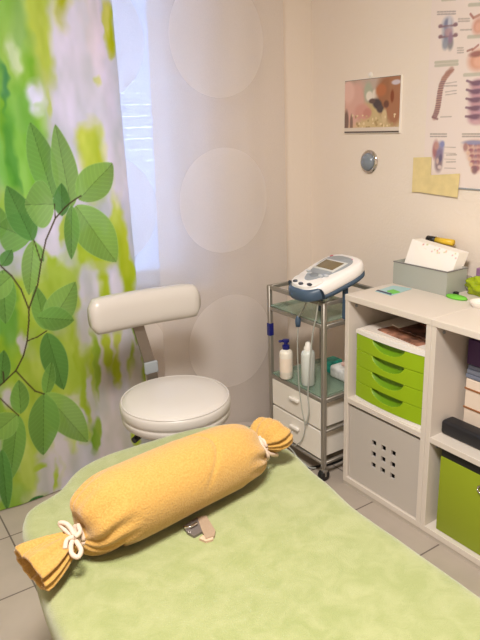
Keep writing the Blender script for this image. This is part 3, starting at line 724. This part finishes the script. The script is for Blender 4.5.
bm = bmesh.new(); rings(bm, [[D(u, v, .0605) for u, v in P], [D(u*.5+.0485, v*.5, .068) for u, v in P]]); obj('dial', bm, mat('grey_dial', (128,134,140), .4), dev, auto=50)
for k, v in enumerate((-.052, .050, .03, -.03)):
    P = [(.112-.01*(k > 1)+.006*math.cos(2*PI*q/12), v+.010*math.sin(2*PI*q/12)) for q in range(12)]
    plate(P, .060, .0622, 'soft_key', mat('pale_key', (190,194,198), .4))
plate([(.238, -.045), (.252, -.045), (.252, .012), (.238, .012)], .0568, .0585, 'pink_label', mat('pink_label', (226,140,170), .5))
plate([(.240, .060), (.248, .060), (.248, .072), (.240, .072)], .0568, .0585, 'red_mark', mat('red_mark', (190,80,100), .5))
# support foot between device and trolley rails
for v in (-.07, .07):
    a = D(.17, v, -.004); obj('foot', B((a.x-.008, a.y-.008, .6565), (a.x+.008, a.y+.008, a.z), .002), M['bluegrey'], dev)
# probe and its cables
pr = thing('ultrasound_probe', 'slim probe with blue-grey head hanging from the device on a pale cable', 'probe', (1.42, 1.80, .64))
c = at(298, 322, 0, 1.415)
bm = bmesh.new(); lathe(bm, [(.003, -.020), (.009, -.018), (.011, 0), (.011, .012), (.006, .022), (.003, .026)], (c.x, c.y, c.z), 20); obj('probe_head', bm, M['bluegrey'], pr, smooth=True)
CB = mat('pale_cable', (170,172,164), .5)
bm = bmesh.new(); pts = [at(306,303,0,1.40), at(303,310,0,1.405), at(299,316,0,1.413), c+Vector((0,0,.024))]; tube(bm, pts, .0035, 8, 6)
pts = [at(x, y, 0, 1.415) for x, y in ((298,328),(297.5,345),(298,365),(299,385),(302,410),(305,425),(302,440),(294,446))]; tube(bm, pts, .0022, 8, 6); obj('cable', bm, CB, pr, smooth=True)
bm = bmesh.new(); pts = [at(x, y, 0, 1.408) for x, y in ((318,303),(316,318),(313,332),(311,350),(309,375),(308,395),(309,412),(306,425))]; tube(bm, pts, .003, 8, 6)
tag(obj('white_tube', bm, CB, smooth=True), 'translucent tube drooping from the device past the squeeze bottle', 'tube')
bm = bmesh.new(); pts = [(1.392,1.955,.085)]+[at(x, y, 2, z_) for x, y, z_ in ((290,448,.06),(298,458,.035),(309,467,.012),(316,468,.008))]; tube(bm, pts, .0026, 8, 6)
tag(obj('loose_hose', bm, CB, smooth=True), 'pale hose running from under the drawers down to the floor', 'hose')
bm = bmesh.new(); pts = [at(x, y, 2, .005) for x, y in ((272,446),(280,456),(292,464),(308,467.5),(320,466),(331,464),(341,460),(346,456))]; tube(bm, pts, .0045, 8, 6)
tag(obj('black_cable', bm, M['black'], smooth=True), 'black power cable curling on the floor under the trolley', 'cable')

# bottles ------------------------------------------------------------
zg = .3595
def bottle(px, py, r, h, mb, lab, pump):
    c = at(px, py, 2, zg); c.z = zg
    c += Vector((math.sin(YAW), math.cos(YAW), 0))*r
    t = thing('pump_bottle' if pump else 'squeeze_bottle', lab, 'bottle', c)
    bm = bmesh.new(); lathe(bm, [(r*.85, 0), (r, .005), (r, h*.84), (r*.93, h*.92), (r*.6, h*.98), (r*.42, h)], c, 28); obj('bottle_body', bm, mb, t, auto=50)
    if pump:
        bm = bmesh.new(); lathe(bm, [(r*.5, h), (r*.55, h+.003), (r*.55, h+.016), (r*.3, h+.020), (r*.3, h+.030), (r*.5, h+.031), (r*.5, h+.040), (r*.2, h+.042)], c, 20)
        box(bm, (c.x-.030, c.y+.0, c.z+h+.032), (c.x, c.y+.012, c.z+h+.040), .003); obj('pump_head', bm, M['navy'], t, auto=50)
        obj('bottle_label', labelband(c, r*1.005, h*.25, h*.72), mat('faint_label', (238,222,204), .5), t, smooth=True)
    else:
        bm = bmesh.new(); lathe(bm, [(r*.62, h*.97), (r*.62, h+.008), (r*.45, h+.014), (r*.36, h+.026), (r*.2, h+.030)], c, 20); obj('cap', bm, M['whiteplastic'], t, auto=50)
def labelband(c, r, z0, z1, n=14):
    bm = bmesh.new(); A = [bm.verts.new(c+Vector((r*math.cos(2.6+k*.2), r*math.sin(2.6+k*.2), z0))) for k in range(n)]; B_ = [bm.verts.new(v.co+Vector((0,0,z1-z0))) for v in A]
    for k in range(n-1): bm.faces.new((A[k], A[k+1], B_[k+1], B_[k]))
    return bm
bottle(287, 380, .0275, .125, mat('cream_bottle', (238,230,216), .35), 'cream pump bottle with navy blue pump head on the trolley shelf', True)
bottle(309, 387, .0275, .150, mat('milky_bottle', (216,220,214), .3), 'milky white squeeze bottle with nozzle beside the navy pump bottle', False)
bm = bmesh.new(); c = at(322, 366, 2, zg); box(bm, (1.60, 1.80, zg), (1.67, 1.86, zg+.05), .008, 3)
tag(obj('teal_packet', bm, mat('teal_wrapper', (40,150,132), .5, var=.5, vscale=30), smooth=True), 'small teal packet at the back of the trolley shelf', 'packet')
bm = bmesh.new(); box(bm, (1.58, 1.665, zg), (1.695, 1.785, zg+.050), .012, 3); 
for v in bm.verts: v.co.z += .006*noise.noise(v.co*25) if v.co.z > zg+.02 else 0
tag(obj('tissue_pack', bm, mat('clear_wrapper', (206,206,204), .35, var=.25, vscale=30), smooth=True), 'clear wrapped pack of wipes on the trolley shelf next to the shelf unit', 'wipes pack')
bm = bmesh.new(); box(bm, (1.61, 1.675, zg+.0515), (1.69, 1.750, zg+.066), .006, 3)
tag(obj('pink_cloth', bm, mat('pink_cotton', (216,180,170), .8), smooth=True), 'folded pinkish cloth on top of the clear wipes pack', 'cloth')

# ---------------------------------------------------------------- stool
sc = Vector((.80, 1.63, 0)); ZS = .552; SR = .175
st = thing('swivel_stool', 'cream upholstered swivel stool with padded backrest in front of the curtains', 'stool', sc)
bm = bmesh.new(); lathe(bm, [(SR*.5, ZS-.075), (SR*.93, ZS-.074), (SR*.975, ZS-.066), (SR*.985, ZS-.052), (SR*.985, ZS-.046), (SR*.97, ZS-.043), (SR*.985, ZS-.040), (SR*1.0, ZS-.030), (SR, ZS-.016), (SR*.985, ZS-.008), (SR*.965, ZS-.005), (SR*.955, ZS-.0055), (SR*.94, ZS-.002), (SR*.85, ZS+.004), (SR*.5, ZS+.008), (.002, ZS+.009)], sc, 72)
obj('seat', bm, M['vinyl'], st, smooth=True)
bm = bmesh.new()
ringpts = [sc+Vector((SR*.968*math.cos(2*PI*k/72), SR*.968*math.sin(2*PI*k/72), ZS-.0045)) for k in range(73)]
tube(bm, ringpts, .0024, 8, 1); obj('piping', bm, M['vinyl'], st, smooth=True)
# backrest roll
bc = Vector((.838, 1.875, .776)); hw = .198
def brc(s_): return bc+Vector((s_*hw, -.018*(1-s_*s_)*-1-.0, -.006*s_))
loops = []; N = 26
for k in range(N+1):
    s_ = -1+2*k/N; e = 1-abs(s_)**14*.16
    if k in (0, N): e = .55
    c = brc(s_); c.x = bc.x+s_*hw if k not in (0, N) else bc.x+s_*(hw+.003)
    L = []
    for q in range(32):
        a = 2*PI*q/32; ca, sa = math.cos(a), math.sin(a)
        L.append(c+Vector((0, .036*e*(abs(ca)**.75)*(1 if ca > 0 else -1), .062*e*(abs(sa)**.72)*(1 if sa > 0 else -1))))
    loops.append(L)
bm = bmesh.new(); rings(bm, loops); obj('backrest', bm, M['vinyl'], st, smooth=True)
# flat chrome bracket
bm = bmesh.new(); path = [(.815, 1.72, .462), (.815, 1.81, .462), (.820, 1.842, .48), (.828, 1.852, .53), (.826, 1.870, .60), (.812, 1.905, .72), (.810, 1.914, .79)]
path = [Vector(p_) for p_ in path]; LL = []
for i, p_ in enumerate(path):
    tdir = (path[min(i+1, len(path)-1)]-path[max(i-1, 0)]).normalized(); nrm = tdir.cross(Vector((1,0,0))).normalized()
    LL.append([p_+Vector((sx*.020,0,0))+nrm*sy*.003 for sx, sy in ((-1,-1),(1,-1),(1,1),(-1,1))])
rings(bm, LL); obj('back_bracket', bm, mat('steel_bracket', (120,112,104), .3, .7), st)
bm = bmesh.new(); box(bm, (.803, 1.850, .548), (.852, 1.862, .590), .003); obj('adjusting_clamp', bm, M['bezel'], st)
bm = bmesh.new(); lathe(bm, [(.07, ZS-.077), (.07, ZS-.085), (.03, ZS-.10), (.025, .26), (.025, .12)], sc, 24); obj('gas_column', bm, M['black'], st, auto=40)
bm = bmesh.new(); box(bm, (sc.x-.13, sc.y-.01, ZS-.098), (sc.x, sc.y+.01, ZS-.088), .003); tube(bm, [(sc.x-.12, sc.y, ZS-.093), (sc.x-.16, sc.y-.02, ZS-.098)], .010, 10, 1); obj('height_lever', bm, M['black'], st)
bm = bmesh.new(); lathe(bm, [(.04, .075), (.045, .08), (.045, .12), (.03, .13)], sc, 24); obj('base_hub', bm, M['polished'], st, auto=40)
for k in range(5):
    a = 2*PI*k/5+.5; d = Vector((math.cos(a), math.sin(a), 0))
    bm = bmesh.new(); tube(bm, [sc+d*.035+Vector((0,0,.10)), sc+d*.14+Vector((0,0,.088)), sc+d*.235+Vector((0,0,.066))], [.020, .016, .013], 12, 4); lg = obj('leg', bm, M['polished'], st, smooth=True)
    p_ = sc+d*.235
    bm = bmesh.new(); lathe(bm, [(.020, -.020), (.0235, -.016), (.0235, -.004), (.015, -.003), (.015, .003), (.0235, .004), (.0235, .016), (.020, .020)], (p_.x, p_.y, .0243), 20, 'x'); box(bm, (p_.x-.006, p_.y-.006, .03), (p_.x+.006, p_.y+.006, .06)); obj('caster', bm, M['black'], lg, auto=40)

# ---------------------------------------------------------------- massage table and its terry cover
ZT = .575
raw = [(-.0,0)]
end = [(22,530),(22,520),(25,513),(34,507.5),(46,501.5),(58,495),(65,487),(71,477),(79,471),(109,456.5),(150,442.5),(200,430),(235,424)]
ol = [at(x, y, 2, .56).xy for x, y in end]
right = [(.835,1.335),(.862,1.27),(.872,1.18),(.862,1.10),(.848,1.03),(.838,.95),(.826,.86),(.818,.76),(.815,.60),(.815,.2),(.812,-.40),(.80,-.50),(.76,-.55),(.5,-.56),(.25,-.55),(.20,-.50),(.185,-.40),(.175,.2),(.176,.75),(.180,.9),(.190,1.02),(.205,1.12)]
poly = [Vector((p_[0], p_[1])) for p_ in ol]+[Vector(p_) for p_ in right]
def resample(P, n, sm=3):
    Q = []; L = len(P); d = [0]
    for i in range(L): d.append(d[-1]+(P[(i+1) % L]-P[i]).length)
    for k in range(n):
        s_ = d[-1]*k/n; i = max(j for j in range(L) if d[j] <= s_); f = (s_-d[i])/(d[i+1]-d[i]+1e-9); Q.append(P[i].lerp(P[(i+1) % L], f))
    for _ in range(sm): Q = [(Q[i-1]+Q[i]*2+Q[(i+1) % n])/4 for i in range(n)]
    return Q
NO = 420; OL = resample(poly, NO, 5)
area_ = sum(OL[i].x*OL[(i+1) % NO].y-OL[(i+1) % NO].x*OL[i].y for i in range(NO))
nrm = []
for i in range(NO):
    tt = (OL[(i+3) % NO]-OL[i-3]).normalized(); nrm.append(Vector((tt.y, -tt.x)) if area_ > 0 else Vector((-tt.y, tt.x)))
mid = lambda p_: Vector((.51, min(max(p_.y, -.22), 1.04)))
bm = bmesh.new(); loops = []
prof = [(-.030, -.095), (-.012, -.098), (-.004, -.090), (.000, -.070), (.002, -.045), (.000, -.022), (-.005, -.010), (-.013, -.003), (-.024, 0), (-.04, .001)]
def wob(p_, z_): return .0035*noise.noise(Vector((p_.x*9, p_.y*9, z_*6)))
for off, dz in prof:
    loops.append([(OL[i].x+nrm[i].x*(off+wob(OL[i], dz)*2), OL[i].y+nrm[i].y*(off+wob(OL[i], dz)*2), ZT+dz+wob(OL[i], 5)) for i in range(NO)])
inner = [OL[i]-nrm[i]*.04 for i in range(NO)]
for f in (.12, .26, .42, .58, .74, .88, .96):
    L = []
    for p_ in inner:
        q = p_.lerp(mid(p_), f); L.append((q.x, q.y, ZT+.001+.004*noise.noise(Vector((q.x*5, q.y*5, 1)))*min(1, f*3)+wob(p_, 5)*(1-f)))
    loops.append(L)
rings(bm, loops, cap0=True, cap1=True)
bmesh.ops.triangulate(bm, faces=[f for f in bm.faces if len(f.verts) > 4])
m = bpy.data.materials.new('lime_terry'); m.use_nodes = True; nt = m.node_tree; b = nt.nodes['Principled BSDF']; N = nt.nodes.new; L = nt.links.new
tc = N('ShaderNodeTexCoord'); n1 = N('ShaderNodeTexNoise'); n1.inputs['Scale'].default_value = 22; n1.inputs['Detail'].default_value = 6; n1.inputs['Roughness'].default_value = .62; n1.inputs['Distortion'].default_value = .6
L(tc.outputs['Object'], n1.inputs['Vector']); r = N('ShaderNodeValToRGB'); L(n1.outputs['Fac'], r.inputs[0])
r.color_ramp.elements[0].position = .38; r.color_ramp.elements[0].color = (*lin((133,141,84)), 1)
r.color_ramp.elements[1].position = .66; r.color_ramp.elements[1].color = (*lin((148,152,102)), 1)
L(r.outputs[0], b.inputs['Base Color']); b.inputs['Roughness'].default_value = .95; b.inputs['Sheen Weight'].default_value = .35; b.inputs['Sheen Roughness'].default_value = .6
n2 = N('ShaderNodeTexNoise'); n2.inputs['Scale'].default_value = 420; n2.inputs['Detail'].default_value = 2; L(tc.outputs['Object'], n2.inputs['Vector'])
mxh = N('ShaderNodeMath'); mxh.operation = 'MULTIPLY_ADD'; mxh.inputs[1].default_value = .6; L(n1.outputs['Fac'], mxh.inputs[0]); L(n2.outputs['Fac'], mxh.inputs[2])
bp_ = N('ShaderNodeBump'); bp_.inputs['Strength'].default_value = .5; bp_.inputs['Distance'].default_value = .003; L(mxh.outputs[0], bp_.inputs['Height']); L(bp_.outputs[0], b.inputs['Normal'])
cov = thing('terry_cover', 'fitted lime green terry cover stretched over the massage table', 'cover', (.5, .4, ZT-.09))
obj('cover_cloth', bm, m, cov, smooth=True)
# face slit: folded hem strip and metal clasp
hem = mat('hem_fabric', (150,128,106), .8, bump=.3, bscale=300)
zt = ZT+.004
q = [at(x, y, 2, ZT+.006) for x, y in ((197,517),(206.5,516),(215.5,531),(214.5,536),(206,539),(202,531))]
bm = bmesh.new(); rings(bm, [[Vector((p_.x, p_.y, zt-.004)) for p_ in q], [Vector((p_.x, p_.y, zt+.003)) for p_ in q]]); obj('slit_hem', bm, hem, cov)
q = [at(x, y, 2, ZT+.006) for x, y in ((203,535),(214,532),(213,539),(206,541),(199,538))]
bm = bmesh.new(); rings(bm, [[Vector((p_.x, p_.y, zt-.004)) for p_ in q], [Vector((p_.x, p_.y, zt+.0015)) for p_ in q]]); obj('slit_lining', bm, mat('pale_lining', (186,160,134), .8), cov)
q = [at(x, y, 2, ZT+.006) for x, y in ((183,526),(197,517),(203,531),(194,536),(187,532))]
bm = bmesh.new(); rings(bm, [[Vector((p_.x, p_.y, zt-.004)) for p_ in q], [Vector((p_.x, p_.y, zt+.0022)) for p_ in q]]); cl = obj('clasp_plate', bm, mat('dark_grey_metal', (120,112,108), .35, .4), cov)
bm = bmesh.new(); tube(bm, [at(184,527.5,2,ZT+.009), at(191,526.5,2,ZT+.011), at(197,523,2,ZT+.011)], .0028, 8, 4); obj('clasp_bar', bm, M['polished'], cl, smooth=True)

mt = thing('massage_table', 'padded massage table under the lime green cover', 'massage table', (.5, .4, 0))
bm = bmesh.new(); box(bm, (.235, -.48, ZT-.085), (.765, 1.20, ZT-.012), .02, 3); obj('mattress', bm, M['vinyl'], mt, auto=50)
bm = bmesh.new(); box(bm, (.25, -.46, ZT-.17), (.75, 1.16, ZT-.104), .004); obj('frame', bm, M['whiteplastic'], mt)
for x in (.29, .71):
    for y in (-.38, 1.08):
        bm = bmesh.new(); box(bm, (x-.022, y-.022, .012), (x+.022, y+.022, ZT-.17), .004); lg = obj('leg', bm, M['whiteplastic'], mt)
        bm = bmesh.new(); lathe(bm, [(.026, 0), (.026, .012), (.018, .014)], (x, y, 0), 16); obj('rubber_foot', bm, M['black'], lg)

# ---------------------------------------------------------------- bolster
BZ = ZT+.004
tm = bpy.data.materials.new('apricot_terry'); tm.use_nodes = True; nt = tm.node_tree; b = nt.nodes['Principled BSDF']; N = nt.nodes.new; L = nt.links.new
tc = N('ShaderNodeTexCoord'); n1 = N('ShaderNodeTexNoise'); n1.inputs['Scale'].default_value = 260; n1.inputs['Detail'].default_value = 3; L(tc.outputs['Object'], n1.inputs['Vector'])
r = N('ShaderNodeValToRGB'); L(n1.outputs['Fac'], r.inputs[0]); r.color_ramp.elements[0].position = .3; r.color_ramp.elements[0].color = (*lin((176,132,60)), 1); r.color_ramp.elements[1].position = .7; r.color_ramp.elements[1].color = (*lin((190,150,78)), 1)
L(r.outputs[0], b.inputs['Base Color']); b.inputs['Roughness'].default_value = .95; b.inputs['Sheen Weight'].default_value = .3
bp_ = N('ShaderNodeBump'); bp_.inputs['Strength'].default_value = .7; bp_.inputs['Distance'].default_value = .003; L(n1.outputs['Fac'], bp_.inputs['Height']); L(bp_.outputs[0], b.inputs['Normal'])
bol = thing('bolster_pillow', 'apricot terry bolster tied at both ends lying across the massage table', 'pillow', (.5, 1.03, BZ))
TL = at(77, 537, 2, BZ+.050); TR = at(259.5, 445, 2, BZ+.062)
EL = at(29, 570, 2, BZ+.035); ER = at(275.5, 429, 2, BZ+.078)
# stations: centre, half width (plan), half height, pleat amplitude
body = (TR-TL); bl = body.length; bd = body.normalized()
stn = []
def add(c, a, h, pl, ph=0): stn.append((c, a, h, pl, ph))
for f, a, h, pl in ((1.0, .056, .030, .13), (.97, .057, .034, .16), (.85, .055, .034, .16), (.65, .048, .030, .18), (.45, .038, .027, .20), (.25, .026, .022, .22), (.10, .018, .018, .2)):
    add(TL.lerp(EL, f), a, h, pl)
add(TL, .014, .014, .12)
RB = .0800
n_ = 100
for k in range(1, n_):
    s_ = k/n_; e = min(s_, 1-s_)*2*bl/2
    rr = RB*min(1, (1-(1-min(1, e/.105))**2.2)**.55) if e < .105 else RB
    rr *= 1-.10*max(0, (s_-.55))/.45*1.0
    rr = max(rr, .016)
    pl = .16*max(0, 1-e/.10)
    c = TL.lerp(TR, s_); c.z = BZ+rr*.93
    cz_t = (TL.z if s_ < .5 else TR.z); bld = min(1, e/.05); c.z = cz_t*(1-bld)+c.z*bld
    add(c, rr*1.03, rr*.94, pl)
add(TR, .015, .015, .14)
for f, a, h, pl in ((.12, .030, .022, .2), (.3, .046, .030, .16), (.55, .055, .036, .12), (.85, .056, .036, .10), (1.0, .052, .032, .08), (1.06, .038, .022, .08)):
    add(TR.lerp(ER, f), a, h, pl)
NT = 120; loops = []
cs = [s_[0] for s_ in stn]
for i, (c, a, h, pl, ph) in enumerate(stn):
    td = (cs[min(i+1, len(cs)-1)]-cs[max(i-1, 0)]).normalized()
    if i >= len(cs)-7: td = (ER-TR).normalized()
    if i <= 7: td = (TL-EL).normalized()
    side = td.cross(Vector((0,0,1))).normalized(); up = side.cross(td).normalized()
    L_ = []
    for q in range(NT):
        th = 2*PI*q/NT
        k = 1+pl*(math.cos(11*th+1.3*math.sin(3*th))*.6+.4*math.cos(7*th+2))
        if 8 <= i < len(cs)-7:
            k += .030*noise.noise(Vector((c.x*7, math.cos(th)*1.2, math.sin(th)*1.2+c.y*5)))
            # soft crease across the top centre
            sx = (c-TL).dot(bd)/bl; k -= .055*math.exp(-((sx-.60-.07*math.sin(th*2-1.0))/.012)**2)*max(0, math.sin(th)+.25)
        else:
            k += .10*noise.noise(Vector((i*.3, math.cos(th)*1.5, math.sin(th)*1.5+4)))
            if i < 8: k *= 1-.22*math.exp(-((th-4.9)/.25)**2)-.30*math.exp(-((th-1.9)/.22)**2)*(1-i/8)
        p_ = c+side*(a*k*math.cos(th))+up*(h*k*math.sin(th))
        if p_.z < BZ+.002 and p_.x > .20: p_.z = BZ+.002+(p_.z-BZ)*.03
        L_.append(p_)
    loops.append(L_)
# hollow mouths at the open towel ends
def mouth(Lp, inward, f=.82):
    c = sum(Lp, Vector())/len(Lp); return [c+(p_-c)*f+inward for p_ in Lp]
dl = (TL-EL).normalized(); dr = (TR-ER).normalized()
loops = [mouth(loops[0], dl*.05, .35), mouth(loops[0], dl*.028, .75), mouth(loops[0], dl*.002, .93)]+loops
bm = bmesh.new(); rings(bm, loops)
obj('bolster_towel', bm, tm, bol, smooth=True)
def bow(T, d, loopsdef, name='ribbon'):
    side = d.cross(Vector((0,0,1))).normalized(); up = side.cross(d).normalized()
    bm = bmesh.new()
    for off in (-.006, .004):
        pts = [T+d*off+side*(.0185*math.cos(a))+up*(.0185*math.sin(a)) for a in [2*PI*k/20 for k in range(21)]]
        tube(bm, pts, .0052, 8, 1)
    for P in loopsdef:
        pts = [Vector(p_) for p_ in P]; tube(bm, pts, .0046, 8, 6)
    o_ = obj(name, bm, M['ribbon'], bol, smooth=True); return o_
A = lambda x, y, z_: at(x, y, 2, BZ+z_)
bow(TL, bd, [[A(75,536,.068),(A(68,525,.080)),A(60,523,.078),A(64,529,.070),A(74,537,.066)],
             [A(74,538,.066),A(71,545,.064),A(72,554,.055),A(78,557,.052),A(81,550,.058),A(76,541,.066)],
             [A(74,537,.072),A(67,540,.068),A(65,549,.060)], [A(75,537,.070),A(80,532,.072),A(78,525,.074)]])
bow(TR, bd, [[A(260,446,.078),A(264,449,.076),A(268,457,.055),A(263,461,.030),A(259,453,.05)],
             [A(262,448,.070),A(270,454,.05),A(277,455,.025)], [A(259,445,.076),A(256,440,.082),A(254,437,.083)]])
